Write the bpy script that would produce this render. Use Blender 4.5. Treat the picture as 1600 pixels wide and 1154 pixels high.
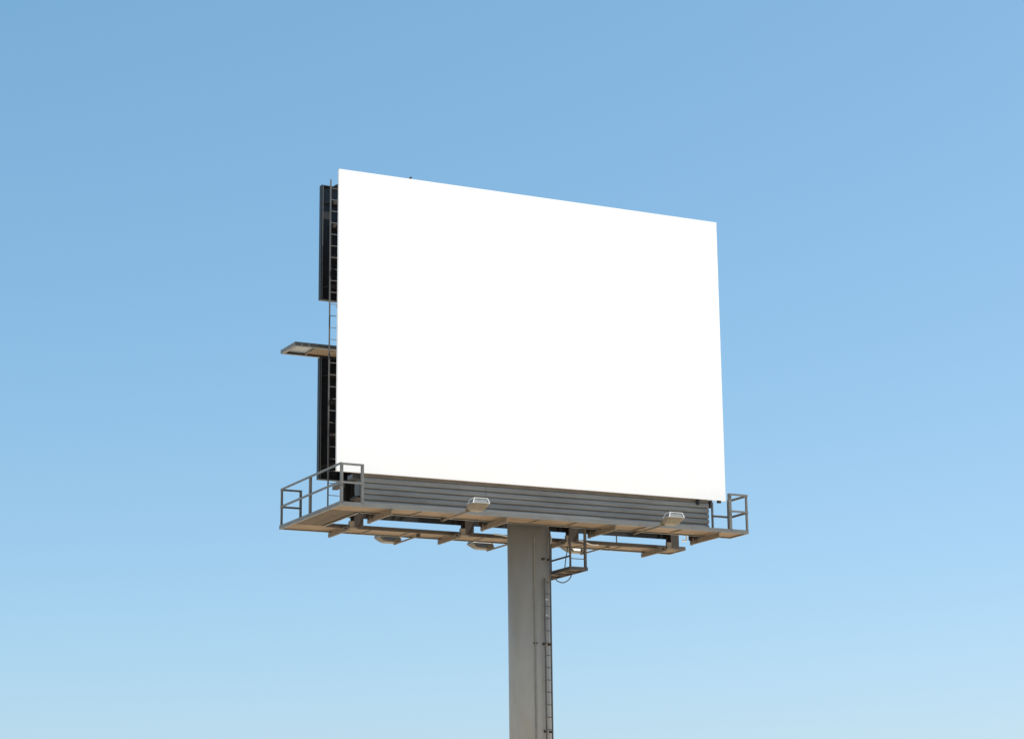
import bpy, bmesh, math, random
from mathutils import Vector, Matrix
random.seed(7)
for o in list(bpy.data.objects):
    bpy.data.objects.remove(o)
scene = bpy.context.scene
C = scene.collection

# ------------------------------------------------------------------ camera
EYE = 1.65
PITCH, ROLL, FPX = 0.2411, -0.0109, 3440.6
fw = Vector((0, math.cos(PITCH), math.sin(PITCH)))
rt = Vector((1, 0, 0)); up = rt.cross(fw)
r2 = math.cos(ROLL) * rt + math.sin(ROLL) * up
u2 = -math.sin(ROLL) * rt + math.cos(ROLL) * up
cd = bpy.data.cameras.new('camera')
cam = bpy.data.objects.new('camera', cd); C.objects.link(cam)
cam.matrix_world = Matrix(((r2.x, u2.x, -fw.x, 0), (r2.y, u2.y, -fw.y, 0), (r2.z, u2.z, -fw.z, EYE), (0, 0, 0, 1)))
cd.sensor_width = 36; cd.lens = 36 * FPX / 1600; cd.shift_y = -45 / 1600
cd.clip_start = 0.5; cd.clip_end = 20000
scene.camera = cam

# ------------------------------------------------------------------ sky, sun, exposure
YAW = 0.468
SUN_AZ = YAW + math.radians(-12)        # angle from +X towards +Y, the direction the sun stands in
SUN_EL = math.radians(57)
w = bpy.data.worlds.new('World'); scene.world = w; w.use_nodes = True
nt = w.node_tree
bg = nt.nodes['Background']
sky = nt.nodes.new('ShaderNodeTexSky'); sky.sky_type = 'NISHITA'; sky.sun_disc = False
sky.sun_elevation = SUN_EL; sky.sun_rotation = math.pi / 2 - SUN_AZ
sky.altitude = 0; sky.air_density = 0.8; sky.dust_density = 1.0; sky.ozone_density = 1.5
tint = nt.nodes.new('ShaderNodeMix'); tint.data_type = 'RGBA'; tint.blend_type = 'MULTIPLY'; tint.inputs[0].default_value = 1
tint.inputs[7].default_value = (1.085, 1.85, 2.17, 1)
sep = nt.nodes.new('ShaderNodeSeparateColor'); com = nt.nodes.new('ShaderNodeCombineColor')
nt.links.new(sky.outputs[0], sep.inputs[0])
for k, ex in enumerate((.9, .65, .62)):              # the camera's soft response to this sky
    pw = nt.nodes.new('ShaderNodeMath'); pw.operation = 'POWER'; pw.inputs[1].default_value = ex
    nt.links.new(sep.outputs[k], pw.inputs[0]); nt.links.new(pw.outputs[0], com.inputs[k])
nt.links.new(com.outputs[0], tint.inputs[6]); nt.links.new(tint.outputs[2], bg.inputs[0]); bg.inputs[1].default_value = 0.07
sl = bpy.data.lights.new('sun', 'SUN'); sl.energy = 5.0; sl.angle = math.radians(0.53); sl.color = (1, .95, .87)
so = bpy.data.objects.new('sun', sl); C.objects.link(so)
sd = Vector((math.cos(SUN_AZ) * math.cos(SUN_EL), math.sin(SUN_AZ) * math.cos(SUN_EL), math.sin(SUN_EL)))
so.location = sd * 60
so.rotation_euler = sd.to_track_quat('Z', 'Y').to_euler()
scene.view_settings.view_transform = 'Standard'; scene.view_settings.look = 'None'
scene.view_settings.gamma = 1; scene.view_settings.use_curve_mapping = False
scene.view_settings.exposure = 1.0
scene.render.resolution_x = 1024; scene.render.resolution_y = 738

# ------------------------------------------------------------------ materials
def mat(name, col, rough=.6, metal=0, var=.12, dirt=None, dirt_amt=.5, scale=3.0, stretch=(1, 1, 1), bump=0.0):
    m = bpy.data.materials.new(name); m.use_nodes = True
    t = m.node_tree; b = t.nodes['Principled BSDF']
    b.inputs['Roughness'].default_value = rough; b.inputs['Metallic'].default_value = metal
    tc = t.nodes.new('ShaderNodeTexCoord'); mp = t.nodes.new('ShaderNodeMapping')
    mp.inputs['Scale'].default_value = stretch
    t.links.new(tc.outputs['Object'], mp.inputs[0])
    n1 = t.nodes.new('ShaderNodeTexNoise'); n1.inputs['Scale'].default_value = scale; n1.inputs['Detail'].default_value = 8
    n1.inputs['Roughness'].default_value = .65
    t.links.new(mp.outputs[0], n1.inputs['Vector'])
    r = t.nodes.new('ShaderNodeValToRGB')
    lo = [c * (1 - var * 2) for c in col]; hi = [min(1, c * (1 + var * 2)) for c in col]
    r.color_ramp.elements[0].position = .3; r.color_ramp.elements[0].color = (*lo, 1)
    r.color_ramp.elements[1].position = .7; r.color_ramp.elements[1].color = (*hi, 1)
    t.links.new(n1.outputs['Fac'], r.inputs[0])
    out = r.outputs[0]
    if dirt:
        n2 = t.nodes.new('ShaderNodeTexNoise'); n2.inputs['Scale'].default_value = scale * 1.7; n2.inputs['Detail'].default_value = 10
        n2.inputs['Roughness'].default_value = .7
        mp2 = t.nodes.new('ShaderNodeMapping'); mp2.inputs['Location'].default_value = (11.3, 4.1, 7.7); mp2.inputs['Scale'].default_value = stretch
        t.links.new(tc.outputs['Object'], mp2.inputs[0]); t.links.new(mp2.outputs[0], n2.inputs['Vector'])
        mr = t.nodes.new('ShaderNodeMapRange'); mr.inputs[1].default_value = .5; mr.inputs[2].default_value = .72
        mr.inputs[3].default_value = 0; mr.inputs[4].default_value = dirt_amt
        t.links.new(n2.outputs['Fac'], mr.inputs[0])
        mx = t.nodes.new('ShaderNodeMix'); mx.data_type = 'RGBA'
        t.links.new(mr.outputs[0], mx.inputs[0]); t.links.new(out, mx.inputs[6]); mx.inputs[7].default_value = (*dirt, 1)
        out = mx.outputs[2]
    t.links.new(out, b.inputs['Base Color'])
    if bump:
        bp = t.nodes.new('ShaderNodeBump'); bp.inputs['Strength'].default_value = bump; bp.inputs['Distance'].default_value = .01
        t.links.new(n1.outputs['Fac'], bp.inputs['Height']); t.links.new(bp.outputs[0], b.inputs['Normal'])
    return m
RUST = (.13, .075, .04)
M = dict(
    vinyl=mat('white_vinyl', (.9, .9, .9), .45, var=.004),
    grey=mat('grey_paint', (.14, .146, .146), .5, var=.08, dirt=RUST, dirt_amt=.25, scale=2.2),
    rail=mat('grey_railing_paint', (.14, .143, .14), .5, var=.1, dirt=RUST, dirt_amt=.35, scale=4),
    slat=mat('grey_sheet_metal', (.205, .21, .205), .45, var=.12, dirt=(.17, .15, .13), dirt_amt=.35, scale=1.4, stretch=(.5, 1, 3)),
    header=mat('brownish_header_paint', (.15, .135, .115), .55, var=.1, dirt=RUST, dirt_amt=.4, scale=2.5),
    pole=mat('weathered_pole_paint', (.30, .29, .265), .55, var=.085, dirt=(.31, .26, .2), dirt_amt=.6, scale=1.1, stretch=(1, 1, .25)),
    deck=mat('tan_walkway_board', (.185, .132, .083), .75, var=.2, dirt=(.11, .075, .045), dirt_amt=.5, scale=2.5, stretch=(.4, 1.6, 1)),
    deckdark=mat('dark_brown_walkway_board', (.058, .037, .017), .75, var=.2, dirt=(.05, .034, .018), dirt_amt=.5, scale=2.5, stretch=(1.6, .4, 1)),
    rust=mat('brown_structural_steel', (.032, .024, .02), .7, var=.18, dirt=(.06, .038, .026), dirt_amt=.5, scale=5),
    beam=mat('tan_outrigger_steel', (.135, .108, .078), .65, var=.12, dirt=RUST, dirt_amt=.5, scale=6),
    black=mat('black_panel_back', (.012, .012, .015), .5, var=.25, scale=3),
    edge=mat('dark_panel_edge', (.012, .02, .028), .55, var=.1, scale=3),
    galv=mat('galvanised_metal', (.55, .56, .56), .35, metal=.0, var=.06, dirt=(.3, .27, .22), dirt_amt=.3, scale=12),
    lampbody=mat('lamp_housing', (.145, .125, .092), .5, var=.1, dirt=(.14, .11, .08), dirt_amt=.4, scale=9),
    lens=mat('grey_lamp_lens', (.1, .115, .122), .55, var=.1, scale=10),
    plate=mat('pale_plate', (.25, .29, .33), .4, var=.06, scale=5),
    ladder=mat('dark_ladder_steel', (.05, .054, .058), .5, var=.15, dirt=RUST, dirt_amt=.4, scale=6),
    shadebeam=mat('shade_brown_beam', (.07, .06, .052), .65, var=.12, dirt=RUST, dirt_amt=.4, scale=4),  # shade on the inner rear beam painted in as a darker base colour
    conduit=mat('conduit_paint', (.22, .215, .195), .5, var=.06, dirt=(.15, .12, .09), dirt_amt=.5, scale=5),
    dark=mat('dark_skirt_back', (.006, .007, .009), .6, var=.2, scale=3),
    hanger=mat('brown_grey_hanger', (.06, .056, .052), .6, var=.12, dirt=RUST, dirt_amt=.5, scale=6),
    wcable=mat('white_cable', (.75, .74, .7), .5, var=.05),
    bcable=mat('black_cable', (.02, .021, .024), .5, var=.1),
    concrete=mat('concrete', (.36, .34, .31), .85, var=.12, scale=4, bump=.3),
)

# ------------------------------------------------------------------ mesh helpers
class MB:
    def __init__(s): s.v = []; s.f = []; s.smooth = set()
    def add(s, vs, fs, smooth=False):
        b = len(s.v); s.v += [tuple(x) for x in vs]
        for f in fs:
            if smooth: s.smooth.add(len(s.f))
            s.f.append([i + b for i in f])
        return s
    def box(s, x0, x1, y0, y1, z0, z1):
        vs = [(x, y, z) for z in (z0, z1) for y in (y0, y1) for x in (x0, x1)]
        return s.add(vs, [(0, 2, 3, 1), (4, 5, 7, 6), (0, 1, 5, 4), (2, 6, 7, 3), (0, 4, 6, 2), (1, 3, 7, 5)])
    def prism(s, prof, p, q, a=None):
        """extrude closed profile [(x,y)] from p to q; a = direction of profile x"""
        p, q = Vector(p), Vector(q); d = (q - p).normalized()
        if a is None: a = Vector((0, 0, 1)) if abs(d.z) < .9 else Vector((1, 0, 0))
        a = Vector(a); a = (a - d * a.dot(d)).normalized(); b = d.cross(a)
        n = len(prof)
        vs = [p + a * x + b * y for x, y in prof] + [q + a * x + b * y for x, y in prof]
        fs = [[i, (i + 1) % n, n + (i + 1) % n, n + i] for i in range(n)]
        return s.add(vs, fs + [list(range(n))[::-1], list(range(n, 2 * n))])
    def bar(s, p, q, w=.06, h=None, a=None):
        h = h or w
        return s.prism([(-w / 2, -h / 2), (w / 2, -h / 2), (w / 2, h / 2), (-w / 2, h / 2)], p, q, a)
    def angle(s, p, q, w=.065, t=.009, a=None):
        return s.prism([(0, 0), (w, 0), (w, t), (t, t), (t, w), (0, w)], p, q, a)
    def rod(s, p, q, r=.012, n=8):
        return s.tube([p, q], r, n)
    def tube(s, pts, r, n=10, cap=True):
        pts = [Vector(p) for p in pts]; rings = []
        for i, p in enumerate(pts):
            d = (pts[min(i + 1, len(pts) - 1)] - pts[max(i - 1, 0)]).normalized()
            a = Vector((0, 0, 1)) if abs(d.z) < .9 else Vector((1, 0, 0))
            a = (a - d * a.dot(d)).normalized(); b = d.cross(a)
            rings.append([p + (a * math.cos(k * 2 * math.pi / n) + b * math.sin(k * 2 * math.pi / n)) * r for k in range(n)])
        b0 = len(s.v)
        vs = [v for r_ in rings for v in r_]
        fs = [[i * n + k, i * n + (k + 1) % n, (i + 1) * n + (k + 1) % n, (i + 1) * n + k] for i in range(len(pts) - 1) for k in range(n)]
        s.add(vs, fs, True)
        if cap:
            s.add(rings[0], [list(range(n))[::-1]]); s.add(rings[-1], [list(range(n))])
        return s
    def loft(s, loops, cap=True):
        n = len(loops[0]); vs = [v for l in loops for v in l]
        fs = [[i * n + k, i * n + (k + 1) % n, (i + 1) * n + (k + 1) % n, (i + 1) * n + k] for i in range(len(loops) - 1) for k in range(n)]
        if cap: fs += [list(range(n))[::-1], list(range((len(loops) - 1) * n, len(loops) * n))]
        return s.add(vs, fs)
    def build(s, name, m, parent=None, off=None):
        me = bpy.data.meshes.new(name)
        o3 = Vector(off) if off is not None else Vector((0, 0, 0))
        me.from_pydata([tuple(Vector(v) - o3) for v in s.v], [], s.f)
        bm = bmesh.new(); bm.from_mesh(me); bmesh.ops.recalc_face_normals(bm, faces=bm.faces); bm.to_mesh(me); bm.free()
        for i in s.smooth: me.polygons[i].use_smooth = True
        me.materials.append(M[m] if isinstance(m, str) else m)
        o = bpy.data.objects.new(name, me); C.objects.link(o)
        if parent is not None: o.parent = parent
        return o
def tag(o, label=None, cat=None, group=None, kind=None):
    if label: o['label'] = label
    if cat: o['category'] = cat
    if group: o['group'] = group
    if kind: o['kind'] = kind
    return o
def label(o, text): o['label'] = text; return o

# ------------------------------------------------------------------ frame of the sign
# sign coordinates: u along the board, v away from the viewer, z above the board's lower edge
TL = Vector((-4.7955, 58.8963, 19.5007 - 8.6 + EYE))
W, H = 12.41, 8.6
PU, PV = 6.48, 1.3                       # pole axis in sign coordinates
U = Vector((math.cos(YAW), math.sin(YAW), 0)); V = Vector((-math.sin(YAW), math.cos(YAW), 0))
BASEZ = TL.z                             # height of the board's lower edge above the ground
BASE = TL + U * PU + V * PV; BASE.z = 0

# ------------------------------------------------------------------ ground
gm = bpy.data.materials.new('dry_earth'); gm.use_nodes = True
t = gm.node_tree; b = t.nodes['Principled BSDF']; b.inputs['Roughness'].default_value = .95
tc = t.nodes.new('ShaderNodeTexCoord')
n1 = t.nodes.new('ShaderNodeTexNoise'); n1.inputs['Scale'].default_value = .15; n1.inputs['Detail'].default_value = 12
r = t.nodes.new('ShaderNodeValToRGB')
r.color_ramp.elements[0].position = .3; r.color_ramp.elements[0].color = (.40, .325, .235, 1)
r.color_ramp.elements[1].position = .7; r.color_ramp.elements[1].color = (.52, .44, .335, 1)
t.links.new(tc.outputs['Object'], n1.inputs['Vector']); t.links.new(n1.outputs['Fac'], r.inputs[0]); t.links.new(r.outputs[0], b.inputs['Base Color'])
bp = t.nodes.new('ShaderNodeBump'); bp.inputs['Strength'].default_value = .4
n2 = t.nodes.new('ShaderNodeTexNoise'); n2.inputs['Scale'].default_value = 3; n2.inputs['Detail'].default_value = 10
t.links.new(tc.outputs['Object'], n2.inputs['Vector']); t.links.new(n2.outputs['Fac'], bp.inputs['Height']); t.links.new(bp.outputs[0], b.inputs['Normal'])
g = MB()
GS = [-9000, -3000, -600, -150, -40, 0, 40, 80, 150, 600, 3000, 9000]
g.add([(x, y, 0) for y in GS for x in GS], [(j * 12 + i, j * 12 + i + 1, (j + 1) * 12 + i + 1, (j + 1) * 12 + i) for j in range(11) for i in range(11)])
tag(g.build('ground', gm), 'flat dry sandy ground around the sign pole', 'ground', kind='structure')

# ------------------------------------------------------------------ the billboard
bb = bpy.data.objects.new('billboard', None); C.objects.link(bb)
bb.location = BASE; bb.rotation_euler = (0, 0, YAW)
tag(bb, 'tall two-sided billboard with blank white face on a single steel pole', 'billboard')
class SB(MB):                            # mesh given in sign coordinates, stored relative to the pole base
    def build(s, name, m, parent=None):
        s.v = [(x - PU, y - PV, z + BASEZ) for x, y, z in s.v]
        return MB.build(s, name, m, parent if parent is not None else bb)

# pole
n = 48; R = .6
def ring(r, z, n=48): return [(PU + r * math.cos(2 * math.pi * k / n), PV + r * math.sin(2 * math.pi * k / n), z) for k in range(n)]
p = SB()
p.loft([ring(R, -BASEZ + .12), ring(R, -6.6), ring(R, -.55)])
p.smooth = set(range(0, 96))
pole = p.build('pole', 'pole')
SB().loft([ring(.95, -BASEZ + .06), ring(.95, -BASEZ + .12)]).build('base_plate', 'grey', pole)
SB().box(PU - 1.3, PU + 1.3, PV - 1.3, PV + 1.3, -BASEZ - .3, -BASEZ + .06).build('footing', 'concrete', pole)
# conduit up the front of the pole, with straps
def onpole(a, r, z): return (PU + r * math.cos(a), PV + r * math.sin(a), z)
ca = math.radians(-101)
cb = SB().tube([onpole(ca, R + .03, -BASEZ + .3), onpole(ca, R + .03, -1.35), onpole(ca, R - .05, -1.25)], .022, 8).build('conduit', 'conduit', pole)
for zz in (-4.35, -7.2, -9.6):
    a0, a1 = ca - .09, ca + .09
    SB().bar(onpole(a0, R + .035, zz), onpole(a1, R + .035, zz), .05, .02).build('strap', 'rust', cb)
for a, zz in ((math.radians(-66), -3.55), (math.radians(-66), -3.1)):
    SB().bar(onpole(a - .04, R + .02, zz), onpole(a + .12, R + .02, zz + .01), .03, .03).build('step_lug', 'galv', pole)
SB().box(PU - .5, PU + .5, PV - .45, PV + .45, -.62, -.5).build('saddle_plate', 'rust', pole)

# torsion tube over the pole
tb = SB().tube([(1.19, PV, -.18), (11.4, PV, -.18)], .3, 32).build('torsion_tube', 'grey')
SB().box(.82, 1.1, .86, 1.22, .0, .12).build('junction_box', 'grey', tb)
SB().bar((1.1, 1.05, .04), (1.3, 1.15, .04), .05).build('box_bracket', 'rust', tb)

OUT = [1.2, 4.66, 8.1, 11.55]
# white face
sf = SB().box(0, W, 0, .09, 0, H).build('sign_face', 'vinyl')
label(sf, 'blank white sign face wrapped in vinyl')
for k in range(20):
    x0 = .03 + k * (W - .06) / 20; x1 = x0 + (W - .06) / 20 - .012
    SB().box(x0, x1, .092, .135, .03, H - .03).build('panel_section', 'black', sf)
for zz in (.5, 1.9, 3.3, 4.7, 6.1, 7.5, 8.25):
    SB().prism([(-.07, 0), (.07, 0), (.07, .012), (-.058, .012), (-.058, .1), (-.07, .1)], (.05, .14, zz), (W - .05, .14, zz), (0, 0, 1)).build('stringer', 'rust', sf)
# lifting hooks on the upper edge
SB().bar((2.17, .05, H - .002), (2.23, .05, H + .07), .05).build('lifting_hook', 'black', sf)
SB().bar((W - .2, .06, -.002), (W - .2, .06, -.07), .1, .08).build('clamp', 'black', sf)

# columns: front and rear rows of I beams
def ibeam(s, u, v, z0, z1, bw=.28, d=.3, t=.022):
    s.box(u - bw / 2, u + bw / 2, v - d / 2, v - d / 2 + t, z0, z1)
    s.box(u - bw / 2, u + bw / 2, v + d / 2 - t, v + d / 2, z0, z1)
    s.box(u - t / 2, u + t / 2, v - d / 2 + t, v + d / 2 - t, z0, z1)
    return s
for k, u in enumerate(OUT):
    c1 = ibeam(SB(), u + .02, .42, -1.16, 8.4).build('column', 'rust')
    c2 = ibeam(SB(), u + .35, 2.28, -1.14, 8.7).build('column', 'rust')
    for zz in (.9, 3.0, 5.2, 7.6):       # ties between the rows
        SB().bar((u + .18, .57, zz), (u + .2, 2.13, zz), .08, .08).build('tie_bar', 'rust', c2)
    for a, b_ in ((.9, 3.0), (3.0, 5.2), (5.2, 7.6)):
        SB().bar((u + .26, .57, a + .06), (u + .28, 2.13, b_ - .06), .05, .05).build('brace', 'rust', c2)
    # bolted cleat at the foot of the rear column
    SB().box(u + .06, u + .205, 2.1, 2.2, -1.19, -.98).box(u + .02, u + .25, 2.02, 2.14, -1.2, -1.17).build('cleat', 'beam', c2)
    SB().box(u - .16, u + .22, 1.02, 1.56, -.5, -.44).build('saddle', 'rust', c1)
    SB().box(u - .1, u + .14, .57, 1.02, -.42, -.1).build('bracket', 'rust', c1)

# ribbed skirts under both sides
def apron(u0, u1, v, ztop, zbot, sgn, nrib, lab, m1, m2):
    hd = SB().box(u0, u1, v - .012, v + .012, ztop - .1, ztop)
    hd.box(u0 + .02, u1 - .02, v + sgn * .02 - .01, v + sgn * .02 + .01, zbot, ztop - .1)
    for u in OUT: hd.box(u - .04, u + .04, v + sgn * .03, v + sgn * .12, zbot, ztop)
    hd = hd.build('skirt', m1); label(hd, lab)
    ph = (ztop - .1 - zbot) / nrib
    for k in range(nrib):
        z1 = ztop - .1 - k * ph; z0 = z1 - ph
        e = random.uniform(-.003, .003)
        d = -sgn
        prof = [(z0 + .008, 0), (z0 + .014, d * .03), (z0 + .05, d * .038), (z1 - .03, d * .036), (z1 - .008, d * .004), (z1 - .008, 0)]
        s = SB(); n_ = len(prof)
        # three lengths lapped end to end
        cuts = [u0, u0 + (u1 - u0) * .335, u0 + (u1 - u0) * .668, u1]
        for j in range(3):
            s = SB()
            o_ = (j % 2) * .004 + e; q1, q2 = random.uniform(-.004, .004), random.uniform(-.004, .004)
            vs = [(cuts[j] + (.0 if j == 0 else .004), v + y + d * o_, z + q1) for z, y in prof] + [(cuts[j + 1], v + y + d * o_, z + q2) for z, y in prof]
            s.add(vs, [[i, (i + 1) % n_, n_ + (i + 1) % n_, n_ + i] for i in range(n_)] + [list(range(n_)), list(range(n_, 2 * n_))])
            s.build('slat', m2, hd)
    return hd
ap = apron(.85, 11.88, .14, .02, -1.03, 1, 6, 'ribbed grey sheet metal skirt under the white face', 'header', 'slat')
apron(1.19, 12.1, 2.45, .2, -.84, -1, 6, 'ribbed skirt under the rear panels', 'dark', 'dark')
SB().box(.86, 11.87, .045, .135, -1.036, -1.031).build('sun_stop_strip', 'header', ap)  # hidden strip added to stop sun leaking through the gap onto the pole
SB().box(11.45, 11.52, .04, .1, -.16, .0).build('bracket', 'black', ap)
q = SB().tube([(11.75, .3, -.13), (12.05, .25, -.12)], .05, 10).box(11.98, 12.06, .2, .33, -.2, 0.02)
q.build('stub_pipe', 'rust', ap)

# rear poster panels, one above the other, seen from inside
def rear_panel(z0, z1, lab):
    u0, u1 = .47, 11.95
    f = SB()
    f.box(u0, u0 + .03, 2.5, 2.67, z0, z1).box(u1 - .03, u1, 2.5, 2.67, z0, z1)
    f.box(u0 + .03, u1 - .03, 2.5, 2.67, z1 - .03, z1).box(u0 + .03, u1 - .03, 2.5, 2.67, z0, z0 + .03)
    f.box(u0 + .03, u1 - .03, 2.655, 2.668, z0 + .03, z1 - .03)
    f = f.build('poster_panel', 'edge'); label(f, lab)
    n_ = 19; wd = (u1 - u0 - .08) / n_
    for k in range(n_):
        a = u0 + .04 + k * wd
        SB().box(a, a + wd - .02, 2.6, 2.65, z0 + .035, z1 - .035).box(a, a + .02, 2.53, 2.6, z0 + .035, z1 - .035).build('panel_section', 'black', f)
    for zz in (z0 + .42, z0 + 1.3, z0 + 2.25, z1 - .5):
        SB().box(u0 + .35, u1 - .3, 2.44, 2.525, zz - .06, zz + .06).build('stringer', 'rust', f)
    for zz in (z0 + .42, z1 - .5):
        SB().bar((u0 + .04, 2.56, zz - .05), (u0 + .4, 2.5, zz + .03), .03).build('clip', 'rust', f)
    SB().angle((u0 + .032, 2.49, z0 + .02), (u0 + .032, 2.49, z1 - .02), .02, .006, (1, 0, 0)).build('trim', 'rail', f)
    return f
rear_panel(5.47, 8.93, 'upper black-backed poster panel on the rear side')
rear_panel(.22, 3.76, 'lower black-backed poster panel on the rear side')

# ------------------------------------------------------------------ catwalks
ZT, ZB = -1.0, -1.11
def post(par, u, v, z1=.05, wdt=.07, z0=-1.04, a=(1, 0, 0)):
    SB().angle((u, v, z0), (u, v, z1), wdt, .01, a).build('post', 'rail', par)
def rail(par, p, q, wdt=.065, a=(0, 0, -1)):
    SB().angle(p, q, wdt, .01, a).build('rail', 'rail', par)
def planks(par, u0, u1, v0, v1, z, along, across, length, thick=.035, m='deck'):
    """boards lying side by side inside the frame"""
    if along == 'u': A0, A1, B0, B1 = u0, u1, v0, v1
    else: A0, A1, B0, B1 = v0, v1, u0, u1
    nb = across; wb = (B1 - B0) / nb; nl = max(1, round((A1 - A0) / length)); la = (A1 - A0) / nl
    for i in range(nb):
        sh = 0 if nl == 1 else (i % 3) * la * .3
        for j in range(nl):
            dz = random.uniform(-.006, .006)
            b0 = B0 + i * wb + .006; b1 = B0 + (i + 1) * wb - .006
            a0 = A0 + j * la + .004 - (sh if j else 0); a1 = A0 + (j + 1) * la - .004 - (sh if j < nl - 1 else 0)
            s = SB()
            if along == 'u': s.box(a0, a1, b0, b1, z - thick + dz, z + dz)
            else: s.box(b0, b1, a0, a1, z - thick + dz, z + dz)
            s.build('deck_plank', m, par)
def channel(s, p, q, inward, h=.11, fl=.05, t=.01):
    """edge channel: web upright on the outside, flanges pointing inward; top at p.z"""
    s.prism([(0, 0), (0, -fl), (-t, -fl), (-t, -t), (-h + t, -t), (-h + t, -fl), (-h, -fl), (-h, 0)], p, q, (0, 0, 1))
    return s
UL, UR = -.3, 12.56
# front walkway
fc = SB()
def ch(s, p, q):                          # profile y = d x a; keep flanges towards the deck by choosing the order of p and q
    return channel(s, p, q, None)
ch(fc, (UL, -.95, ZT), (UR, -.95, ZT)); ch(fc, (UR - .001, .04, ZT - .002), (.7, .04, ZT - .002)); ch(fc, (UR, -.94, ZT - .001), (UR, .03, ZT - .001))
fc = fc.build('catwalk', 'grey'); label(fc, 'walkway below the white face')
planks(fc, UL + .02, UR - .02, -.935, .025, ZT - .045, 'u', 3, 3.2)
for u in (2.2, 3.4, 5.8, 7.0, 9.2, 10.4):
    SB().box(u - .025, u + .025, -.93, .02, ZB + .004, ZB + .025).build('cross_bar', 'beam', fc)
# side walkway
sc = SB()
for a, b_ in ((3.545, 2.05), (2.045, .48), (.475, -.945)):
    ch(sc, (UL, a, ZT + .001), (UL, b_, ZT + .001))
ch(sc, (.68, .06, ZT - .003), (.68, 2.6, ZT - .003))
sc = sc.build('catwalk', 'grey'); label(sc, 'side walkway joining the front and rear walkways, with long handrail')
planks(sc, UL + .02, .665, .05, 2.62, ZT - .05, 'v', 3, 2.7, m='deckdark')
# rear walkway
rc = SB()
ch(rc, (UR, 3.55, ZT), (UL, 3.55, ZT)); ch(rc, (UR, 2.61, ZT - .001), (UR, 3.54, ZT - .001))
rc = rc.build('catwalk', 'grey'); label(rc, 'walkway below the rear panels')
planks(rc, UL + .02, UR - .02, 2.635, 3.535, ZT - .045, 'u', 3, 3.2)
for u in (2.2, 3.4, 5.8, 7.0, 9.2, 10.4):
    SB().box(u - .025, u + .025, 2.62, 3.53, ZB + .004, ZB + .025).build('cross_bar', 'beam', rc)
ch(SB(), (.7, 2.6, ZT), (UR - .012, 2.6, ZT)).build('edge_beam', 'shadebeam', rc)
# handrail on the side walkway
RZ, RM = .045, -.45
post(sc, -.27, -.95, RZ); post(sc, .33, -.95, RZ); post(sc, -.28, 1.28, RZ); post(sc, -.28, 3.47, RZ, .055); post(sc, .29, 3.47, RZ, .06)
for z in (RZ, RM):
    rail(sc, (-.29, 3.52, z + .01), (-.29, -.96, z + .01))
    rail(sc, (-.28, -.965, z), (.39, -.965, z), .06)
    rail(sc, (.34, 3.5, z - .005), (-.26, 3.5, z - .005), .05)
# cage at the other end of the front walkway
post(fc, 11.92, -.95, RZ, .085); post(fc, 12.5, -.95, RZ, .055); post(fc, 12.49, .02, RZ, .055); post(fc, 11.95, .05, -.06, .05)
for z in (RZ, RM):
    rail(fc, (11.92, -.965, z), (12.56, -.965, z), .06)
    rail(fc, (12.56, -.95, z - .012), (12.56, .04, z - .012), .055)
rail(fc, (12.55, .05, RM), (11.95, .05, RM), .055)
# slim uprights on the rear walkway
SB().rod((10.15, 2.62, -1.02), (10.15, 2.62, -.3), .02).build('post', 'rail', rc)

# outriggers under the walkways
for k, u in enumerate(OUT):
    fo = SB()
    fo.prism([(0, 0), (0, .06), (-.012, .06), (-.012, .012), (-.138, .012), (-.138, .06), (-.15, .06), (-.15, 0)], (u, -.93, ZB - .003), (u, .66, ZB - .003), (0, 0, 1))
    fo.box(u - .012, u + .08, .655, .672, ZB - .165, ZB + .05)
    fo = fo.build('outrigger', 'beam')
    SB().box(u - .02, u - .004, .3, .64, ZB - .16, ZB + .03).build('gusset', 'beam', fo)
    for vv in (.38, .56):
        SB().tube([(u - .045, vv, ZB - .06), (u - .0, vv, ZB - .06)], .025, 6).build('bolt', 'rust', fo)
    ro = SB().prism([(0, 0), (0, .06), (-.012, .06), (-.012, .012), (-.118, .012), (-.118, .06), (-.13, .06), (-.13, 0)], (u + .02, 2.12, ZB - .003), (u + .02, 3.62, ZB - .003), (0, 0, 1)).build('outrigger', 'beam')
    SB().tube([(u - .03, 2.25, ZB - .06), (u + .02, 2.25, ZB - .06)], .025, 6).build('bolt', 'rust', ro)

# upper rear walkway between the two poster panels
TZ = 4.2
uc = SB()
for p_, q_ in (((-.21, 2.72, TZ), (11.9, 2.72, TZ)), ((11.9, 3.88, TZ), (-.21, 3.88, TZ)), ((-.21, 3.87, TZ - .001), (-.21, 2.73, TZ - .001))):
    channel(uc, p_, q_, None, .115, .1)
uc = uc.build('catwalk', 'grey'); label(uc, 'short-railed walkway jutting out between the two rear panels')
planks(uc, .52, 11.88, 2.74, 3.86, TZ - .03, 'u', 4, 3.8, .03)
SB().box(-.19, .5, 2.75, 3.85, TZ - .045, TZ - .025).build('floor_plate', 'plate', uc)
for u in (.51, 1.55, 4.7, 8.1):
    SB().box(u - .02, u + .03, 2.68, 3.88, TZ - .1, TZ - .062).build('cross_bar', 'beam', uc)
for u in (.0, .22):
    SB().box(u - .02, u + .02, 2.69, 2.715, TZ - .11, TZ - .03).build('clip', 'plate', uc)
for u in (1.55, 4.98, 8.44, 11.5):
    SB().bar((u, 2.44, TZ - .16), (u, 3.85, TZ - .16), .09, .05).build('outrigger', 'beam', uc)

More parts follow.
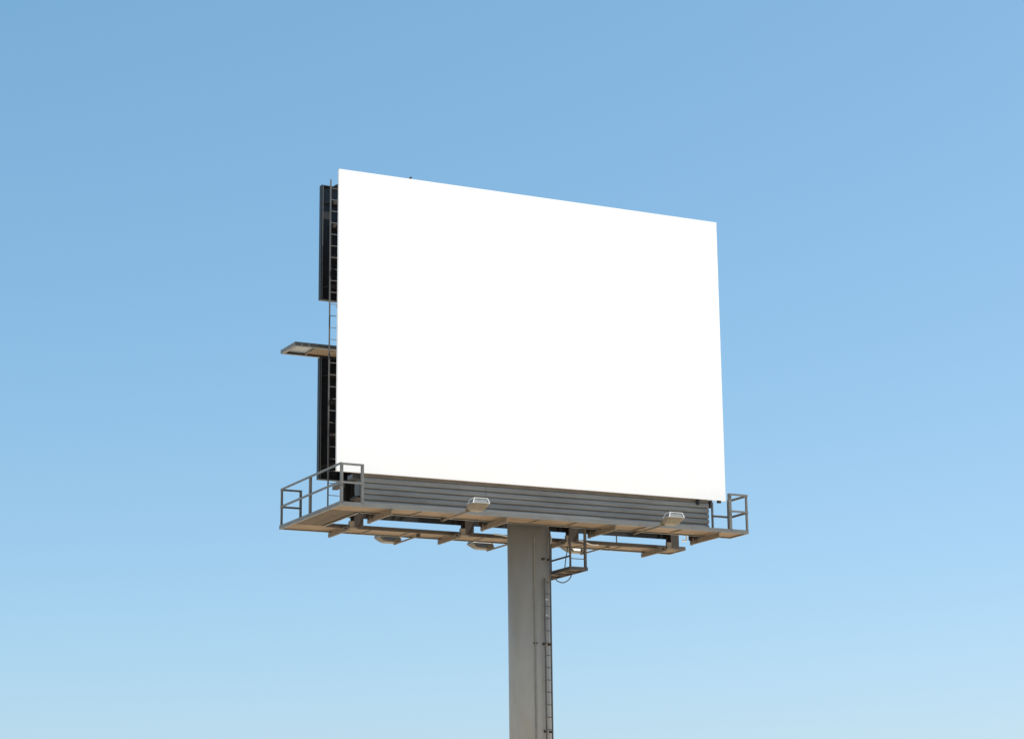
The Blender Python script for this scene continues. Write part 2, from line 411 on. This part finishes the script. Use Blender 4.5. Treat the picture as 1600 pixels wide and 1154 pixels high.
# ------------------------------------------------------------------ ladders
def ladder(name, ua, ub, v, z0, z1, first, step, m, lab, rr=.013, wd=.05):
    l = SB().bar((ua, v, z0), (ua, v, z1), wd, .02, (1, 0, 0)).bar((ub, v, z0), (ub, v, z1), wd, .02, (1, 0, 0)).build(name, m); label(l, lab)
    z = first
    while z < z1 - .05:
        if z > z0: SB().rod((ua, v, z), (ub, v, z), rr).build('rung', 'ladder', l)
        z += step
    return l
la = ladder('ladder', .35, .76, 1.5, -1.0, 8.78, -.75, .343, 'rail', 'ladder rising from the side walkway behind the white face', .01, .04)
SB().bar((.45, 1.45, 8.55), (.75, .4, 8.62), .06).build('standoff', 'black', la)
for z in (1.1, 4.1, 7.2):
    SB().bar((.8, 1.5, z), (1.5, 1.7, z), .05).build('standoff', 'rust', la)
SB().box(.42, .56, .8, 1.35, -.28, -.18).build('standoff', 'beam', la)
SB().bar((.6, 1.5, 5.02), (.8, .3, 5.1), .07, .1).build('standoff', 'plate', la)
lb = SB()
LA0, LA1 = math.radians(-38), math.radians(-6)
P0 = onpole(LA0, R + .14, 0); P1 = onpole(LA1, R + .12, 0)
P0 = onpole(math.radians(-76), .69, 0); P1 = onpole(math.radians(-53), .69, 0)
lb.bar((P0[0], P0[1], -BASEZ + 2.5), (P0[0], P0[1], -2.5), .05, .025, (P1[0] - P0[0], P1[1] - P0[1], 0))
lb.bar((P1[0], P1[1], -BASEZ + 2.5), (P1[0], P1[1], -1.1), .05, .025, (P1[0] - P0[0], P1[1] - P0[1], 0))
lb = lb.build('ladder', 'ladder'); label(lb, 'ladder running up the side of the pole')
z = -BASEZ + 2.7
while z < -2.55:
    SB().rod((P0[0], P0[1], z), (P1[0], P1[1], z), .014).build('rung', 'ladder', lb); z += .345
for z in (-1.95, -4.36, -6.8, -8.6):
    SB().bar(onpole(math.radians(-76), R - .02, z), onpole(math.radians(-76), .70, z), .06, .06).build('standoff', 'rust', lb)
    SB().bar(onpole(math.radians(-53), R - .02, z), onpole(math.radians(-53), .70, z), .06, .06).build('standoff', 'rust', lb)

# ------------------------------------------------------------------ hanging landing beside the pole
LZ = -2.2
ld = SB()
ld.box(7.2, 7.76, .12, .15, LZ - .1, LZ).box(7.75, 7.78, .12, 2.35, LZ - .1, LZ).box(7.2, 7.23, .15, 2.35, LZ - .1, LZ).box(7.23, 7.75, 2.32, 2.35, LZ - .1, LZ)
for vv in (.7, 1.3, 1.9): ld.box(7.23, 7.75, vv, vv + .04, LZ - .1, LZ - .04)
ld = ld.build('service_landing', 'hanger'); label(ld, 'small landing hung on bars beside the pole')
planks(ld, 7.235, 7.745, .16, 2.31, LZ - .005, 'v', 2, 2.2, .03)
for u, wd in ((7.22, .045), (7.7, .065)):
    SB().angle((u, .15, LZ - .06), (u, .15, ZB), wd, .012, (1, 0, 0)).build('post', 'hanger', ld)
for u in (7.22, 7.72):
    SB().angle((u, 2.3, LZ - .06), (u, 2.3, -1.0), .05, .01, (1, 0, 0)).build('post', 'hanger', ld)
SB().bar((7.22, .15, LZ + .3), (7.22, 2.3, LZ + .3), .05, .02).build('rail', 'hanger', ld)
SB().rod((7.24, .16, LZ + .23), (7.72, .16, LZ + .23), .012).build('rail', 'hanger', ld)

# ------------------------------------------------------------------ things mounted on it
def world(u, v, z): return TL + U * u + V * v + Vector((0, 0, z))
def rrect(hx, hy, z, cx=0, cy=0, c=.3):
    k = c * min(hx, hy)
    return [(cx + x, cy + y, z) for x, y in ((-hx + k, -hy), (hx - k, -hy), (hx, -hy + k), (hx, hy - k), (hx - k, hy), (-hx + k, hy), (-hx, hy - k), (-hx, -hy + k))]
def make_floodlight(arm_dx, arm_len, az, K=1.0, KZ=1.0):
    """lamp centred on the origin; its arm runs along +y (towards the sign)"""
    e = bpy.data.objects.new('floodlight', None); C.objects.link(e)
    arm = MB().bar((arm_dx, .2, az), (arm_dx, arm_len, az), .04, .04).build('arm', 'beam', e)
    MB().box(arm_dx - .045, arm_dx + .045, arm_len - .1, arm_len - .02, az - .03, az + .06).build('clamp', 'rust', arm)
    h = MB()
    h.loft([rrect(.24, .17, -.235, 0, .24), rrect(.29, .22, -.2, 0, .2), rrect(.34, .28, -.09, 0, .04), rrect(.35, .29, -.05, 0, 0)])
    h.v = [(x * K, y * K, z * KZ) for x, y, z in h.v]
    h = h.build('housing', 'lampbody', e)
    MB().box(arm_dx - .06, arm_dx + .08, .26, .44 * K, -.22, -.12).build('ballast_box', 'lampbody', h)
    # lens hood: sloped glass in a bright frame
    L0 = [(-.33, -.27, -.048), (.33, -.27, -.048), (.33, .2, -.048), (-.33, .2, -.048)]
    L1 = [(-.26, -.22, .1), (.26, -.22, .1), (.26, .12, .08), (-.26, .12, .08)]
    sc_ = lambda L: [(x * K, y * K, z * KZ) for x, y, z in L]
    L0, L1 = sc_(L0), sc_(L1)
    lens = MB().loft([L0, L1]).build('lens', 'lens', h)
    fr = MB()
    for k in range(4):
        a, b_ = Vector(L1[k]), Vector(L1[(k + 1) % 4]); fr.bar(a, b_, .024)
        fr.bar(Vector(L0[k]), Vector(L1[k]), .022)
        fr.bar(Vector(L0[k]), Vector(L0[(k + 1) % 4]), .02)
    fr.build('rim', 'galv', h)
    return e
def copy_tree(o, parent=None):
    c = o.copy(); C.objects.link(c); c.parent = parent
    for chd in list(o.children): copy_tree(chd, c)
    return c
front = make_floodlight(-.18, 1.95, -.22, .74, .9)
rear = make_floodlight(-.12, 2.0, -.265)
spots = [(front, 3.29, -2.0, -.96, 0, 'pale floodlight before the ribbed skirt, on the side of the long-railed walkway corner'),
         (front, 9.38, -2.0, -.96, 0, 'pale floodlight before the ribbed skirt, on the side of the small railing cage'),
         (rear, 3.62, 4.85, -.88, math.pi, 'floodlight behind the rear walkway, first one from the long-railed walkway corner'),
         (rear, 6.68, 4.85, -.9, math.pi, 'floodlight behind the rear walkway, between the other two rear lamps'),
         (rear, 9.9, 4.85, -.83, math.pi, 'floodlight behind the rear walkway, seen through the posts of the hanging landing')]
seen = set()
for src, u, v, z, rz, lab in spots:
    o = src if src.name not in seen else copy_tree(src)
    seen.add(src.name)
    o.location = world(u, v, z); o.rotation_euler = (0, 0, YAW + rz)
    tag(o, lab, 'floodlight', 'floodlights before the ribbed skirt' if src is front else 'floodlights behind the rear walkway')
def smooth(pts, n=6):
    pts = [Vector(p) for p in pts]; out = []
    for i in range(len(pts) - 1):
        p0 = pts[max(i - 1, 0)]; p1 = pts[i]; p2 = pts[i + 1]; p3 = pts[min(i + 2, len(pts) - 1)]
        for k in range(n):
            t_ = k / n
            out.append(.5 * ((2 * p1) + (p2 - p0) * t_ + (2 * p0 - 5 * p1 + 4 * p2 - p3) * t_ ** 2 + (3 * p1 - p0 - 3 * p2 + p3) * t_ ** 3))
    return out + [pts[-1]]
def cable(pts, r, m, lab):
    e = [world(*p) for p in smooth(pts)]
    o = MB().tube(e, r, 8).build('cable', m, None, e[0]); o.location = e[0]
    tag(o, lab, 'cable')
cable([(7.76, 2.05, -2.3), (7.76, 1.92, -2.38), (7.76, 1.6, -2.46), (7.76, 1.3, -2.43), (7.76, 1.12, -2.35), (7.76, 1.1, -2.3)], .016, 'bcable', 'black cable hanging in a loop under the landing')
cable([(7.26, .22, -1.15), (7.26, .3, -1.5), (7.28, .5, -1.9), (7.3, .62, -2.19)], .014, 'bcable', 'thin dark cable slanting from the walkway down to the landing')
cable([(7.0, .95, -1.15), (7.02, .9, -1.3), (6.98, .85, -1.42), (6.9, .8, -1.55)], .02, 'wcable', 'short pale cable end hanging at the top of the pole')
cable([(8.3, 2.62, -1.02), (8.7, 2.6, -1.0), (9.0, 2.58, -1.05), (9.25, 2.57, -1.12), (9.5, 2.57, -1.12)], .018, 'wcable', 'pale cable lying along the rear walkway edge beside the landing')
cable([(6.0, 2.57, -1.0), (6.25, 2.56, -1.02), (6.5, 2.56, -1.06), (6.75, 2.56, -1.13)], .018, 'wcable', 'pale cable on the rear walkway edge next to the pole')
cable([(11.3, .5, -1.0), (11.32, .5, -1.1), (11.3, .5, -1.17), (11.16, .5, -1.19)], .022, 'wcable', 'short bent pale cable below the skirt near the small railing cage')
